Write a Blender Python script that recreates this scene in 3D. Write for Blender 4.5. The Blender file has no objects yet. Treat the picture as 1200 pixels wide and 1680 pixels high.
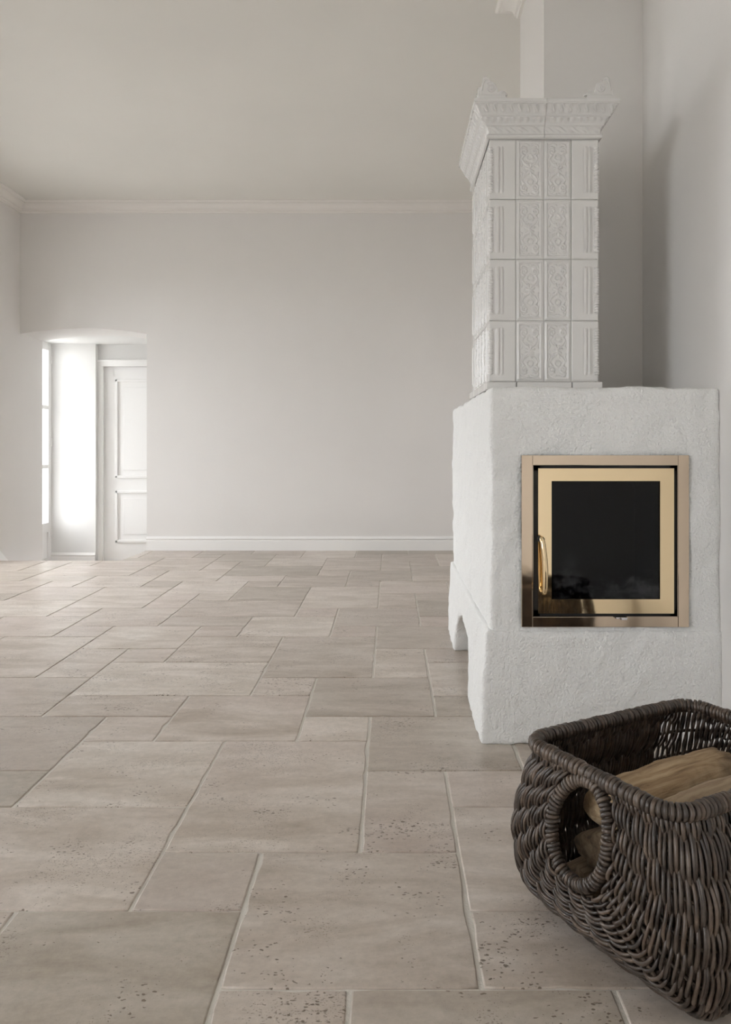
import bpy, bmesh, math, random
import numpy as np
from mathutils import Vector, Matrix

random.seed(7)
rng = np.random.default_rng(7)
S = bpy.context.scene
COL = S.collection
PI = math.pi

# ------------------------------------------------------------------ camera, world, exposure
F_PX, VPX, VPY, EYE = 1288.0, 641.0, 732.3, 1.0
cam_d = bpy.data.cameras.new('camera')
cam = bpy.data.objects.new('camera', cam_d)
COL.objects.link(cam)
cam.location = (0, 0, EYE)
cam.rotation_euler = (PI / 2, 0, 0)
cam_d.sensor_fit = 'HORIZONTAL'
cam_d.sensor_width = 36.0
cam_d.lens = F_PX / 1200.0 * 36.0
cam_d.shift_x = (600.0 - VPX) / 1200.0
cam_d.shift_y = -(840.0 - VPY) / 1200.0
cam_d.clip_start = 0.05
S.camera = cam

w = bpy.data.worlds.new('overcast_sky')
S.world = w
w.use_nodes = True
bg = w.node_tree.nodes['Background']
bg.inputs['Color'].default_value = (0.955, 0.967, 1.0, 1)
bg.inputs['Strength'].default_value = 16.0

S.view_settings.view_transform = 'Standard'
S.view_settings.look = 'None'
S.view_settings.gamma = 1.0
S.view_settings.exposure = 0.2
S.view_settings.use_curve_mapping = False
S.cycles.diffuse_bounces = 8
S.cycles.max_bounces = 14
S.cycles.transparent_max_bounces = 16
S.cycles.sample_clamp_indirect = 6.0
S.cycles.caustics_reflective = False
S.cycles.caustics_refractive = False

# ------------------------------------------------------------------ room measures (metres)
XL, XR = -3.562, 1.1157          # left and right wall faces
YB, YF = 7.545, -2.2             # far wall, wall behind the camera
ZC = 3.335                       # ceiling
PIER = (0.679, 3.471, 4.10)      # chimney pier: left face, front, back
NX, NY = -2.36, 6.87             # stair notch in the floor at the arch
ZH = -0.36                       # hall floor
HC = 2.15                        # hall ceiling
XO = -3.95                       # outside face of the left wall
WINDOWS = [(-1.5, 0.05, 0.40, 2.65), (3.7, 4.65, 0.30, 2.25), (5.7, 6.7, 0.30, 2.5)]

def portal(name, loc, rot, sx, sy):
    d = bpy.data.lights.new(name, 'AREA')
    d.shape = 'RECTANGLE'; d.size = sx; d.size_y = sy
    d.cycles.is_portal = True
    o = bpy.data.objects.new(name, d); COL.objects.link(o)
    o.location = loc; o.rotation_euler = rot
    return o
for (y0, y1, z0, z1) in WINDOWS:
    portal('window_daylight', (XO + 0.02, (y0 + y1) / 2, (z0 + z1) / 2), (0, -PI / 2, 0), z1 - z0, y1 - y0)
portal('window_daylight', (XO + 0.02, 8.43, 0.9), (0, -PI / 2, 0), 2.5, 0.73)

# ------------------------------------------------------------------ helpers
def tag(o, label=None, cat=None, group=None, kind=None):
    if label: o['label'] = label
    if cat: o['category'] = cat
    if group: o['group'] = group
    if kind: o['kind'] = kind
    return o

def empty(name, loc=(0, 0, 0), rz=0):
    o = bpy.data.objects.new(name, None); COL.objects.link(o)
    o.location = loc; o.rotation_euler = (0, 0, rz); o.empty_display_size = 0.1
    return o

def obj(name, me, mat=None, parent=None, smooth=False):
    if isinstance(me, bmesh.types.BMesh):
        m = bpy.data.meshes.new(name); me.to_mesh(m); me.free(); me = m
    if mat and not me.materials: me.materials.append(mat)
    if smooth:
        me.polygons.foreach_set('use_smooth', [True] * len(me.polygons))
    o = bpy.data.objects.new(name, me); COL.objects.link(o)
    if parent: o.parent = parent
    return o

def add_box(bm, x0, x1, y0, y1, z0, z1, bev=0.0):
    r = bmesh.ops.create_cube(bm, size=1.0)
    vs = r['verts']
    bmesh.ops.scale(bm, vec=(x1 - x0, y1 - y0, z1 - z0), verts=vs)
    bmesh.ops.translate(bm, vec=((x0 + x1) / 2, (y0 + y1) / 2, (z0 + z1) / 2), verts=vs)
    if bev > 0:
        es = list({e for v in vs for e in v.link_edges})
        bmesh.ops.bevel(bm, geom=es, offset=bev, segments=2, affect='EDGES', profile=0.6)

def box(name, x0, x1, y0, y1, z0, z1, mat, parent=None, bev=0.0):
    bm = bmesh.new(); add_box(bm, x0, x1, y0, y1, z0, z1, bev)
    return obj(name, bm, mat, parent)

def boxes(name, lst, mat, parent=None, bev=0.0):
    bm = bmesh.new()
    for b in lst: add_box(bm, *b, bev=bev)
    return obj(name, bm, mat, parent)

def prism(bm, pts, axis, lo, hi):
    """extrude a closed 2D outline along axis (0,1,2)"""
    def P(p, t):
        if axis == 0: return (t, p[0], p[1])
        if axis == 1: return (p[0], t, p[1])
        return (p[0], p[1], t)
    a = [bm.verts.new(P(p, lo)) for p in pts]
    b = [bm.verts.new(P(p, hi)) for p in pts]
    n = len(pts)
    bm.faces.new(a); bm.faces.new(list(reversed(b)))
    for i in range(n):
        bm.faces.new((a[i], b[i], b[(i + 1) % n], a[(i + 1) % n]))
    bmesh.ops.recalc_face_normals(bm, faces=bm.faces)

def grid_mesh(name, P):
    """P: (n,m,3) array -> quad mesh"""
    n, m, _ = P.shape
    idx = np.arange(n * m).reshape(n, m)
    f = np.stack([idx[:-1, :-1], idx[1:, :-1], idx[1:, 1:], idx[:-1, 1:]], -1).reshape(-1, 4)
    me = bpy.data.meshes.new(name)
    me.from_pydata(P.reshape(-1, 3).tolist(), [], f.tolist())
    return me

def tube_data(pts, rad, sides=6, closed=False, cap=True):
    pts = np.asarray(pts, float); n = len(pts)
    rad = np.broadcast_to(np.asarray(rad, float), (n,))
    if closed: T = np.roll(pts, -1, 0) - np.roll(pts, 1, 0)
    else: T = np.gradient(pts, axis=0)
    T /= np.linalg.norm(T, axis=1)[:, None] + 1e-12
    N = np.zeros_like(T)
    v = np.array([0, 0, 1.0]) if abs(T[0][2]) < 0.9 else np.array([1.0, 0, 0])
    for i in range(n):
        v = v - T[i] * (v @ T[i]); v /= np.linalg.norm(v) + 1e-12; N[i] = v
    B = np.cross(T, N)
    a = np.arange(sides) * 2 * PI / sides
    V = pts[:, None] + rad[:, None, None] * (np.cos(a)[None, :, None] * N[:, None] + np.sin(a)[None, :, None] * B[:, None])
    idx = np.arange(n * sides).reshape(n, sides)
    nx = np.roll(idx, -1, 1)
    if closed:
        i0, i1, j0, j1 = idx, np.roll(idx, -1, 0), nx, np.roll(nx, -1, 0)
    else:
        i0, i1, j0, j1 = idx[:-1], idx[1:], nx[:-1], nx[1:]
    F = np.stack([i0, j0, j1, i1], -1).reshape(-1, 4).tolist()
    if cap and not closed:
        F.append(idx[0][::-1].tolist()); F.append(idx[-1].tolist())
    return V.reshape(-1, 3).tolist(), F

def tube(name, pts, rad, mat, parent=None, sides=6, closed=False):
    V, F = tube_data(pts, rad, sides, closed)
    me = bpy.data.meshes.new(name); me.from_pydata(V, [], F)
    return obj(name, me, mat, parent, smooth=True)

def catmull(ctrl, n):
    c = np.asarray(ctrl, float)
    c = np.vstack([2 * c[0] - c[1], c, 2 * c[-1] - c[-2]])
    out = []
    for i in range(1, len(c) - 2):
        t = np.linspace(0, 1, 24, endpoint=False)[:, None]
        p0, p1, p2, p3 = c[i - 1], c[i], c[i + 1], c[i + 2]
        out.append(0.5 * (2 * p1 + (p2 - p0) * t + (2 * p0 - 5 * p1 + 4 * p2 - p3) * t ** 2 + (3 * p1 - p0 - 3 * p2 + p3) * t ** 3))
    out.append(c[-2][None])
    p = np.vstack(out)
    d = np.r_[0, np.cumsum(np.linalg.norm(np.diff(p, axis=0), axis=1))]
    t = np.linspace(0, d[-1], n)
    return np.stack([np.interp(t, d, p[:, k]) for k in range(p.shape[1])], 1)

# ------------------------------------------------------------------ materials
class NT:
    def __init__(s, name):
        s.m = bpy.data.materials.new(name); s.m.use_nodes = True
        s.t = s.m.node_tree; s.b = s.t.nodes['Principled BSDF']; s.out = s.t.nodes['Material Output']
    def n(s, typ, **kw):
        nd = s.t.nodes.new(typ)
        for k, v in kw.items():
            if k.startswith('i_'):
                key = k[2:].replace('_', ' ')
                nd.inputs[key].default_value = v
            else: setattr(nd, k, v)
        return nd
    def l(s, a, b): s.t.links.new(a, b)
    def math(s, op, a, b=None, clamp=False):
        nd = s.t.nodes.new('ShaderNodeMath'); nd.operation = op; nd.use_clamp = clamp
        for k, v in enumerate((a, b)):
            if v is None: continue
            if isinstance(v, (int, float)): nd.inputs[k].default_value = v
            else: s.l(v, nd.inputs[k])
        return nd.outputs[0]
    def ramp(s, fac, stops):
        nd = s.t.nodes.new('ShaderNodeValToRGB'); cr = nd.color_ramp
        while len(cr.elements) < len(stops): cr.elements.new(0.5)
        for e, (p, c) in zip(cr.elements, stops):
            e.position = p; e.color = (*c, 1) if len(c) == 3 else c
        s.l(fac, nd.inputs[0]); return nd.outputs[0]
    def noise(s, vec, scale, detail=4, rough=0.55, dist=0.0):
        nd = s.n('ShaderNodeTexNoise', i_Scale=scale, i_Detail=detail, i_Roughness=rough, i_Distortion=dist)
        if vec is not None: s.l(vec, nd.inputs['Vector'])
        return nd.outputs[0]
    def mix(s, fac, a, b, blend='MIX'):
        nd = s.t.nodes.new('ShaderNodeMix'); nd.data_type = 'RGBA'; nd.blend_type = blend
        for sock, v in ((nd.inputs[0], fac), (nd.inputs[6], a), (nd.inputs[7], b)):
            if isinstance(v, (int, float)): sock.default_value = v
            elif isinstance(v, tuple): sock.default_value = (*v, 1)
            else: s.l(v, sock)
        return nd.outputs[2]
    def bump(s, h, strength, dist):
        nd = s.n('ShaderNodeBump', i_Strength=strength, i_Distance=dist)
        s.l(h, nd.inputs['Height']); s.l(nd.outputs[0], s.b.inputs['Normal']); return nd
    def coord(s, which='Object'): return s.n('ShaderNodeTexCoord').outputs[which]
    def set(s, **kw):
        for k, v in kw.items():
            s.b.inputs[k.replace('_', ' ')].default_value = (*v, 1) if isinstance(v, tuple) and len(v) == 3 else v

def paint(name, col, rough=0.75, bump=0.15, scale=60, var=0.04):
    t = NT(name); c = t.coord()
    nz = t.noise(c, 1.3, 3)
    d = tuple(x * (1 - var) for x in col); e = tuple(min(1, x * (1 + var)) for x in col)
    t.l(t.mix(nz, d, e), t.b.inputs['Base Color'])
    t.set(Roughness=rough)
    t.b.inputs['Specular IOR Level'].default_value = 0.3
    if bump: t.bump(t.noise(c, scale, 3), bump, 0.004)
    return t.m

M = {}
M['wall'] = paint('wall_paint', (0.765, 0.748, 0.732), 0.8, 0.12, 45)
M['ceiling'] = paint('ceiling_paint', (0.77, 0.757, 0.72), 0.85, 0.06, 45)
M['hall'] = paint('hall_white_paint', (0.74, 0.735, 0.725), 0.7, 0.05, 40, 0.01)
M['trim'] = paint('trim_white_gloss', (0.87, 0.865, 0.855), 0.4, 0.0, 40, 0.01)
M['cornice'] = paint('cornice_paint', (0.80, 0.78, 0.75), 0.7, 0.0, 40, 0.01)
M['grout'] = paint('grout_cream', (0.66, 0.63, 0.58), 0.9, 0.6, 180, 0.08)
M['terrace'] = paint('bounce_gravel', (0.36, 0.35, 0.33), 0.95, 0.3, 30, 0.1)

def plaster():
    t = NT('fireplace_lime_plaster'); c = t.coord()
    big = t.noise(c, 3.5, 3); fine = t.noise(c, 115, 3, 0.6); mid = t.noise(c, 22, 3)
    t.l(t.mix(big, (0.80, 0.80, 0.79), (0.84, 0.84, 0.83)), t.b.inputs['Base Color'])
    t.set(Roughness=0.85)
    h = t.math('ADD', t.math('MULTIPLY', fine, 0.6), t.math('MULTIPLY', mid, 0.8))
    t.bump(h, 1.0, 0.012)
    return t.m
M['plaster'] = plaster()

def travertine():
    t = NT('honed_travertine')
    c = t.coord()
    oi = t.n('ShaderNodeObjectInfo')
    r = oi.outputs['Random']
    wn = t.n('ShaderNodeTexWhiteNoise', noise_dimensions='1D'); t.l(r, wn.inputs['W'])
    off = t.n('ShaderNodeVectorMath', operation='SCALE'); t.l(wn.outputs['Color'], off.inputs[0]); off.inputs['Scale'].default_value = 40
    add = t.n('ShaderNodeVectorMath', operation='ADD'); t.l(c, add.inputs[0]); t.l(off.outputs[0], add.inputs[1])
    v = add.outputs[0]
    st = t.n('ShaderNodeVectorMath', operation='MULTIPLY'); t.l(v, st.inputs[0]); st.inputs[1].default_value = (1.0, 3.2, 1.0)
    sv = st.outputs[0]
    band = t.noise(sv, 3.2, 6, 0.62, 0.4)
    cloud = t.noise(v, 6.0, 5, 0.6)
    fine = t.noise(v, 45, 8, 0.78)
    base = t.ramp(band, [(0.28, (0.30, 0.258, 0.212)), (0.45, (0.385, 0.342, 0.295)), (0.58, (0.455, 0.415, 0.37)), (0.75, (0.53, 0.495, 0.455))])
    base = t.mix(t.math('MULTIPLY', cloud, 0.35), base, (0.46, 0.415, 0.38))
    bl = t.n('ShaderNodeMapRange', clamp=True); t.l(t.noise(sv, 1.5, 5, 0.6, 1.2), bl.inputs[0]); bl.inputs[1].default_value = 0.52; bl.inputs[2].default_value = 0.78
    base = t.mix(t.math('MULTIPLY', bl.outputs[0], 0.7), base, (0.245, 0.195, 0.145))
    pk = t.n('ShaderNodeMapRange', clamp=True); t.l(t.noise(v, 1.1, 3, 0.5), pk.inputs[0]); pk.inputs[1].default_value = 0.45; pk.inputs[2].default_value = 0.7
    base = t.mix(t.math('MULTIPLY', pk.outputs[0], 0.5), base, (0.46, 0.40, 0.37))
    # tone of each slab
    tone = t.ramp(r, [(0.0, (0.80, 0.785, 0.745)), (0.35, (0.95, 0.93, 0.915)), (0.7, (1.03, 1.0, 0.99)), (1.0, (1.18, 1.18, 1.18))])
    base = t.mix(1.0, base, tone, 'MULTIPLY')
    grain = t.math('ADD', t.math('MULTIPLY', fine, 0.75), 0.79)
    gm = t.n('ShaderNodeVectorMath', operation='SCALE'); t.l(base, gm.inputs[0]); t.l(grain, gm.inputs['Scale'])
    base = gm.outputs[0]
    # pits: small holes clustered by a mask, stretched a little along the bedding
    pst = t.n('ShaderNodeVectorMath', operation='MULTIPLY'); t.l(v, pst.inputs[0]); pst.inputs[1].default_value = (0.75, 1.2, 1.0)
    warp = t.n('ShaderNodeTexNoise', i_Scale=60.0, i_Detail=2.0); t.l(v, warp.inputs['Vector'])
    wsc = t.n('ShaderNodeVectorMath', operation='SCALE'); t.l(warp.outputs['Color'], wsc.inputs[0]); wsc.inputs['Scale'].default_value = 0.017
    pw = t.n('ShaderNodeVectorMath', operation='ADD'); t.l(pst.outputs[0], pw.inputs[0]); t.l(wsc.outputs[0], pw.inputs[1])
    def pits(scale, size, mscale, lo, hi):
        vo = t.n('ShaderNodeTexVoronoi', i_Scale=scale); t.l(pw.outputs[0], vo.inputs['Vector'])
        hs = t.math('MULTIPLY', vo.outputs['Color'], size)   # size differs from hole to hole
        msk = t.math('ADD', t.noise(v, mscale, 4, 0.65), t.math('MULTIPLY', t.math('SUBTRACT', wn.outputs['Value'], 0.5), 0.09))
        mr = t.n('ShaderNodeMapRange', clamp=True); t.l(msk, mr.inputs[0]); mr.inputs[1].default_value = lo; mr.inputs[2].default_value = hi
        thr = t.math('MULTIPLY', hs, mr.outputs[0])
        d = t.math('SUBTRACT', thr, vo.outputs['Distance'])
        return t.math('MULTIPLY', d, 9.0, True)
    p0 = pits(220.0, 0.60, 4.0, 0.40, 0.62)
    p1 = pits(100.0, 0.54, 6.0, 0.42, 0.63)
    p2 = pits(58.0, 0.38, 6.0, 0.49, 0.70)
    pit = t.math('MAXIMUM', p1, t.math('MAXIMUM', p2, t.math('MULTIPLY', p0, 0.7)))
    col = t.mix(t.math('MULTIPLY', pit, 0.85), base, (0.12, 0.09, 0.06))
    t.l(col, t.b.inputs['Base Color'])
    rr = t.math('ADD', t.math('MULTIPLY', cloud, 0.06), 0.285)
    t.l(rr, t.b.inputs['Roughness'])
    t.b.inputs['Specular IOR Level'].default_value = 0.45
    h = t.math('SUBTRACT', t.math('MULTIPLY', t.noise(v, 14, 2), 0.5), t.math('MULTIPLY', t.math('MAXIMUM', p1, p2), 0.35))
    t.bump(h, 0.4, 0.004)
    return t.m
M['stone'] = travertine()

def simple(name, col, rough, metal=0.0, **kw):
    t = NT(name); t.set(Base_Color=col, Roughness=rough, Metallic=metal)
    for k, v in kw.items(): t.b.inputs[k.replace('_', ' ')].default_value = v
    return t
g = simple('white_stove_glaze', (0.70, 0.69, 0.675), 0.16); g.bump(g.noise(g.coord(), 40, 2), 0.08, 0.003); M['glaze'] = g.m
M['core'] = simple('stove_joint_grey', (0.66, 0.65, 0.63), 0.8).m
b = simple('polished_brass', (0.83, 0.66, 0.42), 0.05, 1.0); b.bump(b.noise(b.coord(), 7, 2), 0.05, 0.01); M['brass'] = b.m
b2 = simple('satin_brass', (0.64, 0.52, 0.40), 0.08, 1.0); b2.bump(b2.noise(b2.coord(), 9, 2), 0.05, 0.01); M['brass2'] = b2.m
M['iron'] = simple('black_iron', (0.008, 0.008, 0.009), 0.5).m
M['steel'] = simple('bright_steel', (0.75, 0.75, 0.77), 0.15, 1.0).m
t = NT('sooty_firebrick'); t.l(t.mix(t.noise(t.coord(), 8, 4), (0.012, 0.012, 0.014), (0.05, 0.048, 0.046)), t.b.inputs['Base Color']); t.set(Roughness=0.95); M['soot'] = t.m

def stove_glass():
    t = NT('smoked_stove_glass'); c = t.coord()
    nt = t.t
    tr = t.n('ShaderNodeBsdfTransparent'); tr.inputs[0].default_value = (0.34, 0.36, 0.40, 1)
    gl = t.n('ShaderNodeBsdfGlossy'); gl.inputs['Roughness'].default_value = 0.03
    fr = t.n('ShaderNodeFresnel', i_IOR=1.36)
    out_f = t.math('SUBTRACT', 1.0, t.n('ShaderNodeNewGeometry').outputs['Backfacing'])   # reflect on the outer skin only
    mx = t.n('ShaderNodeMixShader'); t.l(t.math('MULTIPLY', t.math('ADD', fr.outputs[0], 0.0), out_f), mx.inputs[0]); t.l(tr.outputs[0], mx.inputs[1]); t.l(gl.outputs[0], mx.inputs[2])
    # grey ash film low down on the inside of the pane
    sep = t.n('ShaderNodeSeparateXYZ'); t.l(c, sep.inputs[0])
    z = t.n('ShaderNodeMapRange', clamp=True); t.l(sep.outputs[2], z.inputs[0]); z.inputs[1].default_value = 0.66; z.inputs[2].default_value = 0.54
    n1 = t.noise(c, 9, 6, 0.75)
    nn = t.n('ShaderNodeMapRange', clamp=True); t.l(n1, nn.inputs[0]); nn.inputs[1].default_value = 0.5; nn.inputs[2].default_value = 0.8
    df = t.n('ShaderNodeBsdfDiffuse'); df.inputs[0].default_value = (0.16, 0.16, 0.165, 1)
    m2 = t.n('ShaderNodeMixShader'); t.l(t.math('MULTIPLY', t.math('MULTIPLY', z.outputs[0], nn.outputs[0]), 0.5), m2.inputs[0]); t.l(mx.outputs[0], m2.inputs[1]); t.l(df.outputs[0], m2.inputs[2])
    t.l(m2.outputs[0], t.out.inputs[0]); return t.m
M['stove_glass'] = stove_glass()

def window_glass():
    t = NT('clear_window_glass')
    tr = t.n('ShaderNodeBsdfTransparent'); tr.inputs[0].default_value = (0.97, 0.98, 0.98, 1)
    gl = t.n('ShaderNodeBsdfGlossy'); gl.inputs['Roughness'].default_value = 0.0
    fr = t.n('ShaderNodeFresnel', i_IOR=1.45)
    out_f = t.math('SUBTRACT', 1.0, t.n('ShaderNodeNewGeometry').outputs['Backfacing'])
    mx = t.n('ShaderNodeMixShader'); t.l(t.math('MULTIPLY', fr.outputs[0], out_f), mx.inputs[0]); t.l(tr.outputs[0], mx.inputs[1]); t.l(gl.outputs[0], mx.inputs[2])
    t.l(mx.outputs[0], t.out.inputs[0]); return t.m
M['glass'] = window_glass()

def wicker():
    t = NT('weathered_brown_willow'); c = t.coord()
    oi = t.n('ShaderNodeObjectInfo')
    n1 = t.noise(c, 30, 4, 0.6); n2 = t.noise(c, 220, 3)
    a = t.ramp(n1, [(0.3, (0.022, 0.015, 0.011)), (0.5, (0.058, 0.042, 0.032)), (0.7, (0.115, 0.092, 0.075))])
    tone = t.ramp(oi.outputs['Random'], [(0, (0.6, 0.6, 0.62)), (0.5, (1.0, 0.97, 0.94)), (1, (1.45, 1.35, 1.25))])
    a = t.mix(1.0, a, tone, 'MULTIPLY')
    t.l(a, t.b.inputs['Base Color'])
    t.set(Roughness=0.36)
    t.bump(n2, 0.3, 0.002)
    return t.m
M['willow'] = wicker()

def wood(name, c0, c1, c2):
    t = NT(name); c = t.coord()
    st = t.n('ShaderNodeVectorMath', operation='MULTIPLY'); t.l(c, st.inputs[0]); st.inputs[1].default_value = (2.0, 22.0, 22.0)
    g1 = t.noise(st.outputs[0], 2.2, 6, 0.65, 0.5); bl = t.noise(c, 9, 4)
    col = t.ramp(g1, [(0.36, c0), (0.49, c1), (0.62, c2)])
    dk = t.n('ShaderNodeMapRange', clamp=True); t.l(bl, dk.inputs[0]); dk.inputs[1].default_value = 0.58; dk.inputs[2].default_value = 0.75
    col = t.mix(t.math('MULTIPLY', dk.outputs[0], 0.55), col, tuple(x * 0.35 for x in c0))
    t.l(col, t.b.inputs['Base Color']); t.set(Roughness=0.85)
    t.bump(g1, 0.6, 0.006); return t.m
M['wood'] = wood('split_birch_wood', (0.17, 0.105, 0.055), (0.31, 0.21, 0.115), (0.42, 0.31, 0.19))
M['wood2'] = wood('weathered_split_wood', (0.13, 0.09, 0.055), (0.25, 0.175, 0.11), (0.36, 0.27, 0.175))

# ------------------------------------------------------------------ the shell
def st(o, label, cat): return tag(o, label, cat, kind='structure')

# left wall with its windows, running on through the arch
def left_wall():
    bs = []
    ys = [YF - 0.3]
    for (a, b_, z0, z1) in WINDOWS:
        bs.append((XO, XL, ys[-1], a, -0.6, ZC + 0.2))
        bs.append((XO, XL, a, b_, -0.6, z0)); bs.append((XO, XL, a, b_, z1, ZC + 0.2))
        ys.append(b_)
    bs.append((XO, XL, ys[-1], 8.03, -0.6, ZC + 0.2))
    return st(boxes('wall_left', bs, M['wall']), 'pale warm grey side wall running on into the arched opening', 'wall')
left_wall()

bm = bmesh.new()
arch = []
x0, x1, zs, za = XL, -2.343, 2.08, 2.135
for k in range(25):
    u = k / 24; arch.append((x1 + (x0 - x1) * u, zs + (za - zs) * (1 - (2 * u - 1) ** 2)))
out = [(x0, ZC + 0.2), (XR + 0.3, ZC + 0.2), (XR + 0.3, -0.6), (x1, -0.6)] + arch
prism(bm, out, 1, YB, 8.05)
st(obj('wall_back', bm, M['wall']), 'warm grey end wall with a shallow arched opening', 'wall')
st(box('wall_right', XR, XR + 0.3, YF - 0.3, YB, -0.1, ZC + 0.2, M['wall']), 'warm grey wall that the fireplace is built against', 'wall')
st(box('wall_front', XL, XR, YF - 0.3, YF, -0.1, ZC + 0.2, M['wall']), 'warm grey wall opposite the arched opening', 'wall')
st(box('wall_chimney', PIER[0], XR, PIER[1], PIER[2], 0, ZC, M['wall']), 'warm grey chimney pier rising behind the tiled stove', 'wall')
st(box('ceiling', XL, XR, YF, YB, ZC, ZC + 0.2, M['ceiling']), 'plain warm white ceiling', 'ceiling')

# floor slab (its top is the grout) with the stair notch
floor = boxes('floor', [(XL, XR, YF, NY, -0.16, -0.0035), (NX, XR, NY, YB, -0.16, -0.0035)], M['grout'])
st(floor, 'travertine floor laid in slabs of mixed sizes with pale joints', 'floor')

# slabs: one repeat of the pattern, in grid units (i0,i1,m0,m1)
U = 0.2435
PAT = [(0, 3, 1, 3), (3, 5, 2, 5), (1, 3, 3, 5), (5, 7, 4, 6), (5, 6, 2, 4), (0, 1, 3, 4), (3, 4, 1, 2), (4, 6, 0, 2),
       (2, 4, 5, 7), (1, 2, 5, 6), (0, 2, 0, 1), (4, 5, 5, 6)]
GX, GY = 0.168, 1.4477
GAP = 0.0032
def slab(x0, x1, y0, y1, chip):
    """a slab with a tumbled, slightly wandering arris"""
    bm = bmesh.new()
    c = [(x0, y0), (x1, y0), (x1, y1), (x0, y1)]
    loop = []
    for k in range(4):
        a, b_ = Vector(c[k]), Vector(c[(k + 1) % 4])
        n = max(2, int((b_ - a).length / 0.045))
        nrm = Vector((-(b_ - a).y, (b_ - a).x)).normalized()
        for q in range(n):
            p = a.lerp(b_, q / n)
            d = abs(random.gauss(0, 0.0009)) + (0.006 * random.random() if random.random() < chip else 0)
            if q == 0:
                prev = Vector(c[k - 1]); n2 = Vector((-(a - prev).y, (a - prev).x)).normalized()
                d2 = 0.0008 + 0.002 * random.random()
                p = p + nrm * d2 + n2 * d2
            else: p = p + nrm * d
            loop.append(p)
    cx, cy = (x0 + x1) / 2, (y0 + y1) / 2
    bot = [bm.verts.new((p.x, p.y, -0.02)) for p in loop]
    mid = [bm.verts.new((p.x, p.y, -0.0022)) for p in loop]
    ins = 0.0032
    def inn(p): return (p.x + (ins if p.x < cx else -ins) * min(1, abs(p.x - cx) / 0.03), p.y + (ins if p.y < cy else -ins) * min(1, abs(p.y - cy) / 0.03))
    top = [bm.verts.new((*inn(p), 0.0)) for p in loop]
    n = len(loop)
    for k in range(n):
        j = (k + 1) % n
        bm.faces.new((bot[k], bot[j], mid[j], mid[k])); f = bm.faces.new((mid[k], mid[j], top[j], top[k])); f.smooth = True
    bm.faces.new(top)
    return bm
cnt = 0
def place_slab(x0, x1, y0, y1):
    global cnt
    if x1 - x0 < 0.03 or y1 - y0 < 0.03: return
    bm = slab(x0 + GAP, x1 - GAP, y0 + GAP * 0.4, y1 - GAP * 0.4, 0.10)
    obj('floor_slab', bm, M['stone'], floor); cnt += 1
for I in range(-4, 2):
    for J in range(-1, 6):
        for (i0, i1, m0, m1) in PAT:
            a0, a1 = max(XL, GX + (I * 6 + i0) * U), min(XR, GX + (I * 6 + i1) * U)
            b0, b1 = max(0.1, GY + (J * 6 + m0) * U), min(YB, GY + (J * 6 + m1) * U)
            if a1 - a0 < 0.03 or b1 - b0 < 0.03: continue
            if a0 < NX and b1 > NY:
                if b0 < NY - 0.03: place_slab(a0, a1, b0, NY); 
                if a1 > NX + 0.03: place_slab(max(a0, NX), a1, max(b0, NY), b1)
                continue
            place_slab(a0, a1, b0, b1)

# cornice swept round the ceiling with mitres
def sweep(loop, prof, closed, mat, name):
    n = len(loop); L = [Vector(p) for p in loop]
    rows = []
    for k in range(n):
        p = L[k]
        d0 = (p - L[k - 1]).normalized() if (closed or k > 0) else None
        d1 = (L[(k + 1) % n] - p).normalized() if (closed or k < n - 1) else None
        ns = [Vector((-d.y, d.x)) for d in (d0, d1) if d is not None]
        m = ns[0] if len(ns) == 1 else (ns[0] + ns[1]) / (1 + ns[0].dot(ns[1]))
        rows.append([(p.x + m.x * o, p.y + m.y * o, z) for (o, z) in prof])
    if closed: rows.append(rows[0])
    return grid_mesh(name, np.array(rows))
room = [(XR, YF), (XR, PIER[1]), (PIER[0], PIER[1]), (PIER[0], PIER[2]), (XR, PIER[2]), (XR, YB), (XL, YB), (XL, YF)]
prof = [(0, 3.240), (0.014, 3.240), (0.018, 3.246), (0.018, 3.258), (0.026, 3.262)]
for k in range(9):
    a = k / 8 * PI / 2
    prof.append((0.030 + 0.050 * (1 - math.cos(a)), 3.264 + 0.046 * math.sin(a)))
prof += [(0.088, 3.311), (0.089, 3.316), (0.104, 3.317), (0.113, 3.322), (0.117, 3.330), (0.116, 3.336), (0, 3.336)]
st(obj('trim_1', sweep(room, prof, True, None, 'trim_1'), M['cornice']), 'moulded plaster cornice running round under the ceiling', 'cornice')

def baseboard(name, p0, p1, z0=0.0, h=0.135, mat=None, label=''):
    pr = [(0, z0), (0.018, z0), (0.018, z0 + h * 0.70), (0.014, z0 + h * 0.73), (0.014, z0 + h * 0.78), (0.022, z0 + h * 0.81), (0.023, z0 + h * 0.86),
          (0.017, z0 + h * 0.90), (0.012, z0 + h * 0.95), (0.010, z0 + h), (0, z0 + h)]
    me = sweep([p0, p1], pr, False, None, name)
    return st(obj(name, me, mat or M['trim']), label, 'baseboard')
baseboard('baseboard_back', (XR, YB), (x1, YB), label='white moulded baseboard along the end wall')
baseboard('baseboard_left', (XL, NY), (XL, YF), label='white moulded baseboard under the windows')

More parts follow.
